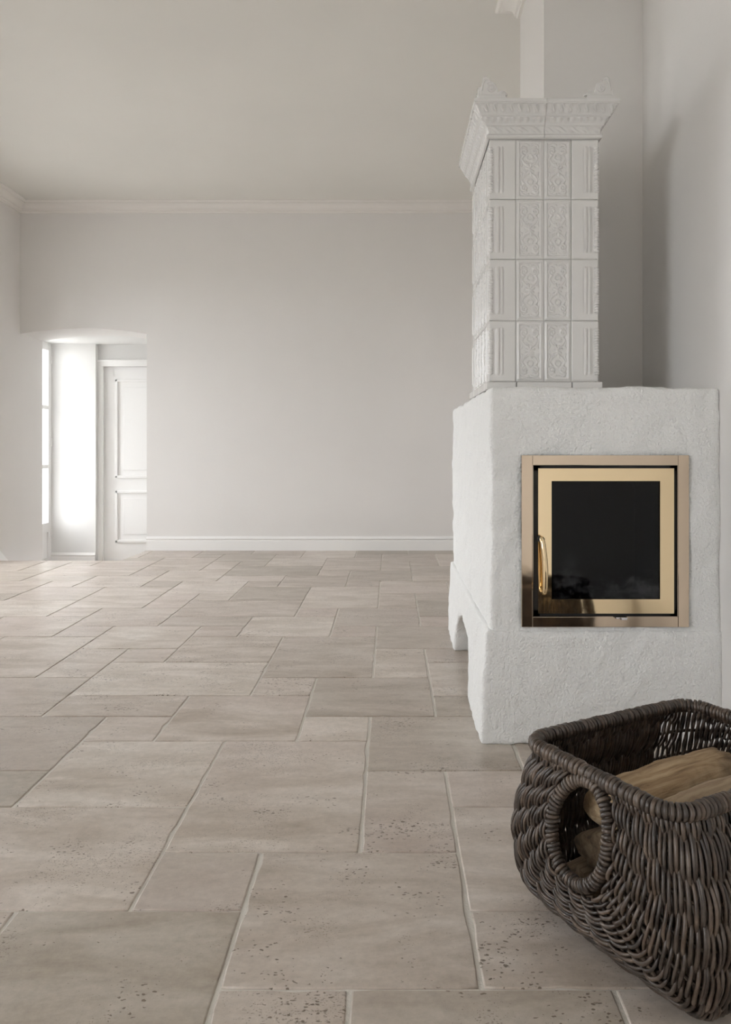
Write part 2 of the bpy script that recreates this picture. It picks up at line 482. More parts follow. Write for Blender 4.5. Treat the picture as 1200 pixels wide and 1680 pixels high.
# ---- sunken hall behind the arch
st(boxes('floor_hall', [(XO, -1.4, NY - 0.02, 9.1, ZH - 0.1, ZH)], M['stone']), 'lower stone hall floor beyond the arch', 'floor')
st(box('step', XL, NX, NY - 0.02, 7.2, ZH, ZH + 0.18, M['stone'], bev=0.006), 'stone step going down to the hall below the arch', 'step')
st(box('wall_hall_end', -3.80, -3.306, 8.80, 9.1, ZH - 0.1, HC + 0.3, M['hall']), 'bright white hall wall between glazed door and panelled door', 'wall')
st(boxes('wall_hall_door', [(-3.306, -3.25, 8.87, 9.1, ZH, 1.90), (-3.306, -1.4, 8.87, 9.1, 1.90, HC + 0.3), (-2.45, -1.4, 8.87, 9.1, ZH, HC + 0.3)], M['hall']), 'white hall wall around the panelled door', 'wall')
st(box('wall_hall_right', -1.4, -1.2, 8.05, 9.1, ZH - 0.1, HC + 0.3, M['hall']), 'white side wall closing the hall', 'wall')
st(boxes('wall_hall_left', [(-3.85, -3.80, 8.79, 9.1, ZH - 0.1, HC + 0.3), (XO, -3.80, 8.03, 8.79, HC, HC + 0.3)], M['hall']), 'white hall wall around the glazed outer door', 'wall')
st(box('ceiling_hall', XO, -1.2, 8.05, 9.1, HC, HC + 0.1, M['hall']), 'white hall ceiling behind the arch', 'ceiling')
baseboard('baseboard_hall', (-3.306, 8.80), (-3.80, 8.80), ZH, 0.17, M['trim'], 'white baseboard of the hall below the arch')
# raking skirting beside the step
bm = bmesh.new(); prism(bm, [(6.9, 0.14), (7.02, 0.13), (7.45, -0.18), (8.0, -0.18), (8.0, ZH), (7.2, ZH), (7.2, -0.18), (6.9, -0.18)], 0, XL, XL + 0.016)
st(obj('trim_2', bm, M['trim']), 'white raking skirting beside the step', 'skirting')

# panelled hall door
door = box('door_1', -3.25, -2.45, 8.90, 8.94, ZH, 1.90, M['trim'])
st(door, 'white panelled door seen through the arched opening', 'door')
def panel(nm, xa, xb, za_, zb):
    bm = bmesh.new()
    for (a0, a1, c0, c1) in ((xa, xb, za_, za_ + 0.03), (xa, xb, zb - 0.03, zb), (xa, xa + 0.03, za_, zb), (xb - 0.03, xb, za_, zb)):
        add_box(bm, a0, a1, 8.883, 8.90, c0, c1, 0.006)
    obj('panel_moulding', bm, M['trim'], door)
    box('raised_panel', xa + 0.09, xb - 0.09, 8.893, 8.90, za_ + 0.09, zb - 0.09, M['trim'], door, 0.006)
panel('u', -3.12, -2.58, 0.64, 1.76)
panel('l', -3.12, -2.58, -0.09, 0.50)
st(boxes('trim_3', [(-3.306, -3.245, 8.85, 8.895, ZH, 1.96), (-3.306, -2.40, 8.845, 8.895, 1.90, 1.965), (-3.306, -2.40, 8.835, 8.895, 1.955, 1.975)], M['trim'], bev=0.005), 'white casing around the panelled hall door', 'casing')

# glazed outer door in the hall
fd = boxes('door_2', [(-3.845, -3.80, 8.06, 8.13, ZH, HC), (-3.845, -3.80, 8.72, 8.79, ZH, HC), (-3.845, -3.80, 8.13, 8.72, 2.065, HC), (-3.845, -3.80, 8.13, 8.72, 0.05, 0.155),
                      (-3.845, -3.80, 8.13, 8.72, ZH, ZH + 0.12), (-3.84, -3.805, 8.13, 8.72, 1.411, 1.455), (-3.84, -3.805, 8.13, 8.72, 0.755, 0.799)], M['trim'], bev=0.004)
st(fd, 'white glazed door with three panes letting daylight into the hall', 'door')
for (a, c) in ((0.155, 0.762), (0.792, 1.418), (1.448, 2.065)): box('glass_pane', -3.826, -3.822, 8.13, 8.72, a, c, M['glass'], fd)
box('lower_panel', -3.832, -3.815, 8.13, 8.72, ZH + 0.12, 0.05, M['trim'], fd, 0.003)
for z in (-0.02, 1.0, 1.92): tube('hinge', [(-3.794, 8.785, z), (-3.794, 8.785, z + 0.09)], 0.008, M['trim'], fd, 8)

# windows of the room
for k, (a, b_, z0, z1) in enumerate(WINDOWS):
    xa, xb = -3.90, -3.85
    m = (a + b_) / 2
    L = [(xa, xb, a, a + 0.07, z0, z1), (xa, xb, b_ - 0.07, b_, z0, z1), (xa, xb, a, b_, z0, z0 + 0.08), (xa, xb, a, b_, z1 - 0.07, z1), (xa, xb, m - 0.05, m + 0.05, z0, z1)]
    for q in (1, 2):
        zz = z0 + (z1 - z0) * q / 3; L.append((xa + 0.01, xb - 0.01, a, b_, zz - 0.013, zz + 0.013))
    wf = boxes('window_%d' % (k + 1), L, M['trim'])
    st(wf, 'tall white casement window in the side wall', 'window')
    for (p, q) in ((a + 0.07, m - 0.05), (m + 0.05, b_ - 0.07)):
        for j in range(3):
            za_, zb = z0 + (z1 - z0) * j / 3 + 0.013, z0 + (z1 - z0) * (j + 1) / 3 - 0.013
            box('glass_pane', -3.877, -3.873, p, q, max(za_, z0 + 0.08), min(zb, z1 - 0.07), M['glass'], wf)
    box('window_sill', XO + 0.1, XL + 0.03, a, b_, z0 - 0.03, z0, M['trim'], wf)
st(box('ground', -30, XO, -25, 30, -0.7, -0.6, M['terrace']), 'unseen gravel terrace added outside the windows to bounce daylight in', 'ground')  # unseen ground, added so the ceiling gets bounced daylight from below

st(boxes('wall_shade_porch', [(-4.75, -3.852, 8.95, 9.15, -0.6, 2.3), (-4.75, XO - 0.002, 7.72, 7.87, -0.6, 2.3), (-4.95, -3.852, 7.6, 9.25, 2.3, 2.42)], M['hall']), 'unseen white porch added to cut the daylight entering the hall', 'porch')  # unseen porch, added to hold sky light back from the hall

# ------------------------------------------------------------------ plastered fireplace
YFP = 2.646
FX, FZ0, FZ1 = (0.4417, 1.0047), 0.392, 0.970
fire = empty('fireplace', (0.7, 3.3, 0))
tag(fire, 'white rough-plastered fireplace with an arched niche and brass-framed stove door', 'fireplace')
IM = Matrix.Translation((-0.7, -3.3, 0))
def fpart(o, parent=None):
    """the part's mesh is in world coordinates; hang it on the fireplace"""
    o.parent = fire
    o.matrix_parent_inverse = IM
    return o
tex2 = bpy.data.textures.new('trowel_marks', 'CLOUDS'); tex2.noise_scale = 0.055; tex2.noise_depth = 2
tex = bpy.data.textures.new('plaster_waves', 'CLOUDS'); tex.noise_scale = 0.22; tex.noise_depth = 2
def lump(name, bm_make, cutters, voxel, smooth_it, disp, mat):
    bm = bmesh.new(); bm_make(bm)
    o = obj(name, bm, mat)
    cs = []
    for k, cf in enumerate(cutters):
        cb = bmesh.new(); cf(cb); c = obj('cutter', cb); cs.append(c)
        md = o.modifiers.new('b%d' % k, 'BOOLEAN'); md.object = c; md.operation = 'DIFFERENCE'; md.solver = 'EXACT'
    md = o.modifiers.new('r', 'REMESH'); md.mode = 'VOXEL'; md.voxel_size = voxel; md.use_smooth_shade = True
    md = o.modifiers.new('s', 'SMOOTH'); md.factor = 0.5; md.iterations = smooth_it
    md = o.modifiers.new('d', 'DISPLACE'); md.texture = tex; md.strength = disp; md.mid_level = 0.5; md.texture_coords = 'GLOBAL'
    md = o.modifiers.new('d2', 'DISPLACE'); md.texture = tex2; md.strength = disp * 0.42; md.mid_level = 0.5; md.texture_coords = 'GLOBAL'
    dg = bpy.context.evaluated_depsgraph_get()
    me = bpy.data.meshes.new_from_object(o.evaluated_get(dg))
    o.modifiers.clear()
    old = o.data; o.data = me; bpy.data.meshes.remove(old)
    if not me.materials: me.materials.append(mat)
    me.polygons.foreach_set('use_smooth', [True] * len(me.polygons))
    for c in cs:
        d = c.data; bpy.data.objects.remove(c); bpy.data.meshes.remove(d)
    return o
XE = XR + 0.006
ZT, ZP = 1.206, 0.381
def body(bm):
    prism(bm, [(0.337, YFP + 0.004), (XE, YFP + 0.004), (XE, PIER[1] - 0.01), (PIER[0] - 0.01, PIER[1] - 0.01), (PIER[0] - 0.01, 4.26), (0.337, 4.26)], 2, ZP - 0.03, ZT - 0.006)
def hole(bm): add_box(bm, FX[0] + 0.016, FX[1] - 0.016, 2.3, 3.16, FZ0 + 0.016, FZ1 - 0.016)
def plinth(bm):
    p0 = [(0.300, YFP - 0.012), (XE, YFP - 0.012), (XE, PIER[1] - 0.01), (PIER[0] - 0.01, PIER[1] - 0.01), (PIER[0] - 0.01, 4.275), (0.312, 4.275)]
    p1 = [(0.322, YFP - 0.004), (XE, YFP - 0.004), (XE, PIER[1] - 0.01), (PIER[0] - 0.01, PIER[1] - 0.01), (PIER[0] - 0.01, 4.268), (0.322, 4.268)]
    a = [bm.verts.new((*p, 0.0)) for p in p0]; b_ = [bm.verts.new((*p, ZP)) for p in p1]
    bm.faces.new(list(reversed(a))); bm.faces.new(b_)
    for i in range(6): bm.faces.new((a[i], a[(i + 1) % 6], b_[(i + 1) % 6], b_[i]))
    bmesh.ops.recalc_face_normals(bm, faces=bm.faces)
def arch_cut(bm):
    pts = [(3.12, -0.1), (3.84, -0.1), (3.84, 0.10)]
    for k in range(1, 12):
        u = k / 12; pts.append((3.84 - 0.72 * u, 0.10 + 0.13 * math.sin(PI * u) ** 0.7))
    pts.append((3.12, 0.10))
    prism(bm, pts, 0, 0.1, 0.62)
fpart(lump('plaster_body', body, [hole], 0.0085, 26, 0.020, M['plaster']))
fpart(lump('plinth', plinth, [arch_cut], 0.0085, 12, 0.017, M['plaster']))

# insert: four brass strips, black gap, door
yf = YFP - 0.006
sw = 0.037; sh = 0.034
S4 = [(FX[0], FX[0] + sw - 0.0005, FZ0, FZ1), (FX[1] - sw + 0.0005, FX[1], FZ0, FZ1), (FX[0] + sw, FX[1] - sw, FZ1 - sh, FZ1), (FX[0] + sw, FX[1] - sw, FZ0, FZ0 + sh)]
for (a, b_, c, d) in S4: fpart(box('surround_strip', a, b_, yf, yf + 0.026, c, d, M['brass2'], None, 0.0012))
gx0, gx1, gz0, gz1 = FX[0] + sw, FX[1] - sw, FZ0 + sh, FZ1 - sh
# firebox lining behind the glass
fpart(boxes('firebox', [(gx0 - 0.01, gx0, yf + 0.004, 3.12, gz0, gz1), (gx1, gx1 + 0.01, yf + 0.004, 3.12, gz0, gz1), (gx0, gx1, yf + 0.004, 3.12, gz0 - 0.01, gz0), (gx0, gx1, yf + 0.004, 3.12, gz1, gz1 + 0.01), (gx0, gx1, 3.11, 3.12, gz0, gz1)], M['soot']))
dx0, dx1, dz0, dz1 = 0.4965, 0.953, 0.4385, 0.926
fpart(boxes('iron_frame', [(gx0, dx0 + 0.008, yf + 0.010, yf + 0.05, gz0, gz1), (dx1 - 0.008, gx1, yf + 0.010, yf + 0.05, gz0, gz1), (gx0, gx1, yf + 0.010, yf + 0.05, gz0, dz0 + 0.008), (gx0, gx1, yf + 0.010, yf + 0.05, dz1 - 0.008, gz1)], M['iron']))
fpart(boxes('frame_lip', [(gx0, gx0 + 0.0018, yf, yf + 0.012, gz0, gz1), (gx1 - 0.0018, gx1, yf, yf + 0.012, gz0, gz1), (gx0, gx1, yf, yf + 0.012, gz0, gz0 + 0.0018)], M['brass2']))
ix0, ix1, iz0, iz1 = 0.5412, 0.906, 0.4865, 0.8835
bm = bmesh.new()
yd = yf - 0.004
for (a, b_, c, d) in ((dx0, ix0, dz0, dz1), (ix1, dx1, dz0, dz1), (ix0, ix1, dz0, iz0), (ix0, ix1, iz1, dz1)): add_box(bm, a, b_, yd, yd + 0.016, c, d)
sd = fpart(obj('stove_door', bm, M['brass'])); sd['label'] = 'polished brass door frame with a dark glass pane'
def dpart(o): o.parent = sd; return o
dpart(box('glass_pane', ix0 - 0.004, ix1 + 0.004, yd + 0.006, yd + 0.010, iz0 - 0.004, iz1 + 0.004, M['stove_glass']))
hx = 0.5125
hp = catmull([(hx - 0.010, yd, 0.690), (hx - 0.010, yd - 0.022, 0.694), (hx - 0.006, yd - 0.032, 0.672), (hx, yd - 0.036, 0.60), (hx + 0.001, yd - 0.034, 0.54), (hx, yd - 0.026, 0.515), (hx, yd, 0.510)], 40)
dpart(tube('door_handle', hp, [0.0075 + 0.0025 * math.sin(PI * k / 39) for k in range(40)], M['brass'], None, 10))
dpart(tube('handle_mount', [(hx - 0.010, yd - 0.026, 0.690), (hx - 0.010, yd, 0.690)], 0.011, M['iron'], None, 10))
# air slider below the door
bm = bmesh.new()
add_box(bm, 0.752, 0.792, yf - 0.022, yf + 0.012, 0.424, 0.4295, 0.002)
add_box(bm, 0.766, 0.786, yf - 0.034, yf - 0.020, 0.422, 0.4315, 0.002)
fpart(obj('air_slider', bm, M['steel']))

# ------------------------------------------------------------------ white tiled stove on the fireplace
SX0, SX1, SY0, SY1 = 0.3598, 0.7595, 2.86, 3.458
CX = [0.3598, 0.4575, 0.5596, 0.6596, 0.7595]
RZ = [1.236, 1.458, 1.682, 1.900, 2.120]
stove = empty('tiled_stove', (0.56, 3.16, ZT))
tag(stove, 'tall white glazed tile stove with relief tiles and flared crown on the fireplace', 'tiled stove')
SM = Matrix.Translation((-0.56, -3.16, -ZT))
def spart(o):
    o.parent = stove; o.matrix_parent_inverse = SM; return o
spart(box('stove_core', SX0 + 0.012, SX1 - 0.012, SY0 + 0.012, SY1, ZT + 0.002, 2.22, M['core']))

def spiral(cx, cy, r, turns, a0, sgn=1):
    k = np.linspace(0, 1, 40)
    rr = r * (1 - 0.85 * k); a = a0 + sgn * turns * 2 * PI * k
    return np.stack([cx + rr * np.cos(a), cy + rr * np.sin(a)], 1)
def strokes_height(X, Y, strokes):
    """rounded relief of polylines (list of (pts, radius, height))"""
    H = np.zeros_like(X)
    for pts, r, h in strokes:
        for p, q in zip(pts[:-1], pts[1:]):
            d = q - p; L = d @ d + 1e-12
            t = np.clip(((X - p[0]) * d[0] + (Y - p[1]) * d[1]) / L, 0, 1)
            D2 = (X - p[0] - t * d[0]) ** 2 + (Y - p[1] - t * d[1]) ** 2
            H = np.maximum(H, h * np.sqrt(np.clip(1 - D2 / (r * r), 0, 1)))
    return H
def relief_tile():
    W, Hh = 0.0965, 0.217
    nu, nv = 46, 100
    u = np.linspace(0, W, nu); v = np.linspace(0, Hh, nv)
    X, Y = np.meshgrid(u, v, indexing='ij')
    e = np.minimum(np.minimum(X, W - X), np.minimum(Y, Hh - Y))
    H = 0.003 + 0.001 * np.clip(e / 0.002, 0, 1) + 0.004 * np.exp(-((e - 0.0095) / 0.0028) ** 2) - 0.003 * np.clip((e - 0.0125) / 0.002, 0, 1)
    sk = []
    cx, cy = W / 2, Hh / 2
    for sx in (-1, 1):
        for sy in (-1, 1):
            T = lambda p: np.stack([cx + sx * p[:, 0], cy + sy * p[:, 1]], 1)
            sk.append((T(spiral(0.018, 0.066, 0.013, 1.3, -PI / 2, 1)), 0.0026, 0.0045))
            sk.append((T(catmull([(0.018, 0.053), (0.027, 0.040), (0.020, 0.026), (0.006, 0.014)], 16)), 0.0026, 0.0042))
            sk.append((T(catmull([(0.004, 0.088), (0.014, 0.092), (0.026, 0.088), (0.030, 0.078)], 14)), 0.0026, 0.004))
            sk.append((T(catmull([(0.031, 0.010), (0.027, 0.020), (0.031, 0.032), (0.033, 0.046), (0.032, 0.06)], 14)), 0.0022, 0.0036))
            sk.append((T(catmull([(0.002, 0.034), (0.010, 0.040), (0.008, 0.050), (0.001, 0.056)], 12)), 0.0024, 0.004))
            sk.append((T(np.array([(0.012, 0.078), (0.022, 0.082)])), 0.003, 0.004))
    for k in range(8):
        a = k * PI / 4 + PI / 8; L = 0.016 if k % 2 else 0.022
        sk.append((np.array([(cx + 0.004 * math.cos(a), cy + 0.006 * math.sin(a)), (cx + L * 0.75 * math.cos(a), cy + L * math.sin(a))]), 0.0036, 0.0048))
    sk.append((np.array([(cx, cy), (cx + 1e-4, cy)]), 0.006, 0.0075))
    rs = np.random.default_rng(3)
    for k in range(26):
        p = np.array([cx + rs.uniform(-0.03, 0.03), cy + rs.uniform(-0.094, 0.094)])
        sk.append((np.array([p, p + rs.normal(0, 0.003, 2)]), 0.0020, 0.0026))
    inside = np.clip((e - 0.0125) / 0.002, 0, 1)
    H = H + strokes_height(X, Y, sk) * inside
    P = np.stack([X - W / 2, -H, Y - Hh / 2], -1)
    return grid_mesh('relief_tile', P[::-1])
def fluted_tile():
    W, Hh = 0.0955, 0.217
    nu, nv = 60, 60
    u = np.linspace(0, W, nu); v = np.linspace(0, Hh, nv)
    X, Y = np.meshgrid(u, v, indexing='ij')
    e = np.minimum(np.minimum(X, W - X), np.minimum(Y, Hh - Y))
    H = 0.0045 + 0.002 * np.clip(e / 0.002, 0, 1)
    win = np.clip((Y - 0.024) / 0.004, 0, 1) * np.clip((0.190 - Y) / 0.004, 0, 1)
    for xc in (0.032, 0.045):
        H = H + win * (0.0045 * np.sqrt(np.clip(1 - ((X - xc) / 0.0048) ** 2, 0, 1)) - 0.002 * np.exp(-((X - xc - 0.0062) / 0.0015) ** 2))
    H = H - win * 0.003 * np.clip((0.024 - X) / 0.003, 0, 1)
    P = np.stack([X - W / 2, -H, Y - Hh / 2], -1)
    return grid_mesh('fluted_tile', P[::-1])
me_rel, me_flu = relief_tile(), fluted_tile()
me_flu_m = me_flu.copy()
for vtx in me_flu_m.vertices: vtx.co.x = -vtx.co.x
me_flu_m.flip_normals()
for m_ in (me_rel, me_flu, me_flu_m):
    m_.materials.append(M['glaze']); m_.polygons.foreach_set('use_smooth', [True] * len(m_.polygons))
def put_tile(me, name, x, y, z, rz, sx, sz):
    o = bpy.data.objects.new(name, me); COL.objects.link(o)
    spart(o)
    o.location = (x, y, z); o.rotation_euler = (0, 0, rz); o.scale = (sx, 1, sz)
NS = 6
sdw = (SY1 - SY0) / NS
for r in range(4):
    zc = (RZ[r] + RZ[r + 1]) / 2; hs = (RZ[r + 1] - RZ[r] - 0.0016) / 0.217
    for c in range(4):
        wd = CX[c + 1] - CX[c]; xc = (CX[c] + CX[c + 1]) / 2
        if c in (1, 2): put_tile(me_rel, 'relief_tile', xc, SY0 + 0.008, zc, 0, (wd - 0.0012) / 0.0965, hs)
        else: put_tile(me_flu if c == 0 else me_flu_m, 'fluted_tile', xc, SY0 + 0.008, zc, 0, (wd - 0.0012) / 0.0955, hs)
    for c in range(NS):
        yc = SY0 + (c + 0.5) * sdw
        corner = c in (0, NS - 1)
        put_tile(me_rel if not corner else (me_flu_m if c == 0 else me_flu), 'fluted_tile' if corner else 'relief_tile', SX0 + 0.008, yc, zc, -PI / 2, (sdw - 0.0012) / 0.0965, hs)
        put_tile(me_rel if not corner else (me_flu if c == 0 else me_flu_m), 'fluted_tile' if corner else 'relief_tile', SX1 - 0.008, yc, zc, PI / 2, (sdw - 0.0012) / 0.0965, hs)
    # twisted rope moulding on the two front corners
    for xs, sg in ((SX0 + 0.007, 1), (SX1 - 0.007, -1)):
        n, m = 90, 12
        zz = np.linspace(RZ[r] + 0.022, RZ[r + 1] - 0.026, n); aa = np.linspace(0, 2 * PI, m)
        Z, A = np.meshgrid(zz, aa, indexing='ij')
        R = 0.0085 * (1 + 0.22 * np.sin(Z * 2 * PI / 0.0095 + sg * A))
        R = R * np.clip(np.minimum(Z - zz[0], zz[-1] - Z) / 0.004, 0.02, 1) ** 0.5
        P = np.stack([xs + R * np.cos(A), SY0 + 0.007 + R * np.sin(A), Z], -1)
        spart(obj('rope_moulding', grid_mesh('rope_moulding', P), M['glaze'], smooth=True))
# stove plinth course
for (a, b_) in ((SX0 - 0.012, CX[1]), (CX[1] + 0.002, CX[3]), (CX[3] + 0.002, SX1 + 0.012)):
    spart(box('plinth_tile', a, b_ - 0.001, SY0 - 0.012, SY0 + 0.05, ZT, RZ[0] - 0.002, M['glaze'], None, 0.004))
for k in range(3):
    y0, y1 = SY0 + 0.051 + k * 0.182, SY0 + 0.051 + (k + 1) * 0.182 - 0.002
    spart(box('plinth_tile', SX0 - 0.012, SX0 + 0.02, y0, y1, ZT, RZ[0] - 0.002, M['glaze'], None, 0.004))
    spart(box('plinth_tile', SX1 - 0.02, SX1 + 0.012, y0, y1, ZT, RZ[0] - 0.002, M['glaze'], None, 0.004))

# flared crown, in blocks
CP = np.array([(0.000, 2.118), (0.008, 2.120), (0.011, 2.124), (0.011, 2.131), (0.006, 2.134), (0.003, 2.137), (0.005, 2.150), (0.009, 2.160), (0.012, 2.163), (0.015, 2.1635), (0.015, 2.167),
               (0.017, 2.170), (0.022, 2.180), (0.029, 2.189), (0.034, 2.191), (0.034, 2.196), (0.037, 2.198), (0.041, 2.206), (0.049, 2.220), (0.057, 2.229), (0.061, 2.230), (0.061, 2.242), (0.058, 2.243)])
def crown_profile(n=70):
    d = np.r_[0, np.cumsum(np.linalg.norm(np.diff(CP, axis=0), axis=1))]
    t_ = np.linspace(0, d[-1], n)
    return np.stack([np.interp(t_, d, CP[:, 0]), np.interp(t_, d, CP[:, 1])], 1)
CPR = crown_profile()
def crown_relief(s, z):
    """s: metres along, z: height -> outward relief"""
    def band(z0, z1): return np.clip((z - z0) / 0.003, 0, 1) * np.clip((z1 - z) / 0.003, 0, 1)
    h = 0
    p = 0.030; q = (s / p) % 1 - 0.5; zc = (z - 2.213) / 0.014
    leaf = np.maximum(0, np.cos(q * 2 * PI) * 0.6 + 0.5 * np.cos(q * 6 * PI + 5 * zc) * np.cos(zc * 1.8))
    h = h + 0.0070 * band(2.199, 2.2285) * leaf
    q2 = (s / 0.024) % 1 - 0.5
    h = h + 0.0050 * band(2.169, 2.1885) * np.clip(1 - ((q2 * 2) ** 2 + ((z - 2.182) / 0.011) ** 2) ** 0.5, 0, 1) * 1.6
    q3 = (s / 0.046) % 1 - 0.5
    h = h + 0.0045 * band(2.139, 2.1615) * np.maximum(0, np.sin(q3 * 4 * PI + 400 * (z - 2.15)) * np.cos(q3 * PI))
    return h
def crown_block(side, a, b_, mit_a, mit_b):
    """side 0 = front (runs along x), 1 = left, 2 = right (run along y); a..b body-line span"""
    n = max(20, int((b_ - a) / 0.0016))
    o = CPR[:, 0]; z = CPR[:, 1]
    uu = np.linspace(0, 1, n)
    lo = a - (o if mit_a else 0 * o); hi = b_ + (o if mit_b else 0 * o)
    s = lo[None] + (hi - lo)[None] * uu[:, None]
    Z = np.broadcast_to(z, s.shape)
    endf = np.clip(np.minimum(s - lo[None], hi[None] - s) / 0.004, 0, 1)
    O = o[None] + crown_relief(s, Z) * endf
    # shallow joint at the block's plain ends
    ja = np.clip((s - lo[None]) / 0.0016, 0, 1) if not mit_a else 1
    jb = np.clip((hi[None] - s) / 0.0016, 0, 1) if not mit_b else 1
    O = O - 0.004 * (1 - ja * jb)
    if side == 0: P = np.stack([s, SY0 - O, Z], -1)
    elif side == 1: P = np.stack([SX0 - O, s, Z], -1)
    else: P = np.stack([SX1 + O, s, Z], -1)
    if side == 1: P = P[::-1]
    return spart(obj('crown_block', grid_mesh('crown_block', P), M['glaze'], smooth=True))
crown_block(0, SX0, 0.5603, True, False); crown_block(0, 0.5603, SX1, False, True)
cl = (SY1 - SY0) / 3
for k in range(3):
    for sd_ in (1, 2): crown_block(sd_, SY0 + k * cl, SY0 + (k + 1) * cl, k == 0, False)
spart(box('crown_top', SX0 - 0.0585, SX1 + 0.0585, SY0 - 0.0585, SY1, 2.226, 2.2425, M['glaze']))

# corner ornaments on the crown
def ornament(xc, sg):
    bm = bmesh.new()
    zt = 2.2425
    def wing(f, L):
        add = []
        def tb(pts, r):
            V, F = tube_data(pts, r, 6)
            vs = [bm.verts.new(v) for v in V]
            for f_ in F: bm.faces.new([vs[i] for i in f_])
            add.extend(vs)
        k_ = L / 0.088
        ol = catmull([(0.003, 0.014), (0.087, 0.014), (0.0885, 0.022), (0.080, 0.029), (0.070, 0.026), (0.063, 0.020), (0.0605, 0.036), (0.056, 0.050), (0.046, 0.059), (0.036, 0.062),
                      (0.033, 0.071), (0.024, 0.078), (0.015, 0.074), (0.012, 0.062), (0.008, 0.045), (0.004, 0.028), (0.003, 0.0145)], 70)[:-1]
        def ring_(th, sc):
            c = ol.mean(0); q = c + (ol - c) * sc
            vs = [bm.verts.new((u * k_, th, zt + z * 1.06)) for u, z in q]; add.extend(vs); return vs
        r1, r2, r3, r4 = ring_(-0.011, 0.93), ring_(-0.008, 1.0), ring_(0.008, 1.0), ring_(0.011, 0.93)
        for A_, B_ in ((r1, r2), (r2, r3), (r3, r4)):
            for i in range(len(A_)):
                j = (i + 1) % len(A_); bm.faces.new((A_[i], B_[i], B_[j], A_[j]))
        bm.faces.new(r1); bm.faces.new(list(reversed(r4)))
        for (z0, z1, th, x1_) in ((0, 0.008, 0.014, 0.089), (0.008, 0.015, 0.0115, 0.086)):
            n0 = len(bm.verts); add_box(bm, 0, x1_ * k_, -th, th, zt + z0, zt + z1, 0.0015)
            bm.verts.ensure_lookup_table(); add.extend(bm.verts[n0:])
        sp = spiral(0.040 * k_, zt + 0.040, 0.018, 1.7, PI * 0.75, -1)
        kn = spiral(0.079 * k_, zt + 0.021, 0.006, 1.0, PI, -1)
        st_ = catmull([(0.010, 0.030), (0.014, 0.052), (0.020, 0.068), (0.029, 0.068)], 14); st_ = np.stack([st_[:, 0] * k_, zt + st_[:, 1]], 1)
        for th in (-0.0112, 0.0112):
            for q_, r_ in ((sp, 0.0032), (kn, 0.002), (st_, 0.003)): tb(np.stack([q_[:, 0], np.full(len(q_), th), q_[:, 1]], 1), r_)
        for v in {v for v in add if v.is_valid}: v.co = f(v.co)
    yo = SY0 - 0.040
    wing(lambda c: Vector((xc + sg * c.x, yo + c.y, c.z)), 0.098)
    wing(lambda c: Vector((xc + sg * (0.012 + c.y), yo + c.x, 2.2425 + (c.z - 2.2425) * 0.72)), 0.098)
    bmesh.ops.recalc_face_normals(bm, faces=bm.faces)
    spart(obj('corner_ornament', bm, M['glaze']))
ornament(SX0 - 0.044, 1); ornament(SX1 + 0.040, -1)

# ------------------------------------------------------------------ wicker log basket
BO = Vector((0.612, 1.640, 0)); BA = math.radians(29.0)
basket = empty('log_basket', BO, BA)       # local x runs along the length, local -y is b
tag(basket, 'large dark brown wicker log basket with oval handle hole on the stone floor', 'basket')
LA, WB, HR = 0.510, 0.405, 0.362
def ab(a, b_, z): return np.stack([a, -b_, z], -1)
N_T = 300
th = np.linspace(0, 1, N_T)
full = catmull([(-WB / 2, HR), (-WB / 2 - 0.028, 0.28), (-WB / 2 - 0.053, 0.18), (-WB / 2 - 0.046, 0.08), (-WB / 2 - 0.016, 0.022), (-WB / 4, 0.0125),
                (WB / 4, 0.0125), (WB / 2 + 0.016, 0.022), (WB / 2 + 0.046, 0.08), (WB / 2 + 0.053, 0.18), (WB / 2 + 0.028, 0.28), (WB / 2, HR)], N_T)
ring = catmull([(-0.058, HR), (-0.082, 0.30), (-0.088, 0.25), (-0.068, 0.185), (-0.03, 0.158), (0.03, 0.158), (0.068, 0.185), (0.088, 0.25), (0.082, 0.30), (0.058, HR)], N_T)
def bulge(z): return np.interp(z, [0.0, 0.02, 0.08, 0.18, 0.28, HR], [-0.045, -0.006, 0.030, 0.042, 0.026, 0.0])
A1 = LA / 2 - 0.060
def u_curve(s):
    """s in [0,1): near end panel, [1,2]: along the length, (2,3]: far end panel -> points (n,3) in (a,b,z)"""
    if 1 <= s <= 2:
        p = full; a = np.full(N_T, -A1 + (s - 1) * 2 * A1)
    else:
        q = s if s < 1 else 3 - s
        p = ring + (full - ring) * q
        k = (1 - q ** 2.4) ** (1 / 2.4)
        a = -A1 - (LA / 2 + bulge(p[:, 1]) - A1) * k
        if s > 2: a = -a
    return np.stack([a, p[:, 0], p[:, 1]], 1)
sd_ = np.concatenate([np.linspace(0.03, 0.9999, 160), np.linspace(1, 2, 60), np.linspace(2.0001, 2.96, 160)])
gd_ = np.array([u_curve(x) for x in sd_])
stp = np.linalg.norm(np.diff(gd_, axis=0), axis=2)
dist = np.r_[0, np.cumsum(0.6 * stp[:, int(N_T * 0.14)] + 0.4 * stp[:, N_T // 2])]
far0 = np.interp(1.93, sd_, dist)
end0 = np.interp(0.95, sd_, dist)
pos = list(np.arange(0.0, end0, 0.0102)) + list(np.arange(end0, far0, 0.0084)) + list(np.arange(far0, dist[-1], 0.0150))
ss = [float(np.interp(x, dist, sd_)) for x in pos]
NR = 16
ROD = 0.0036
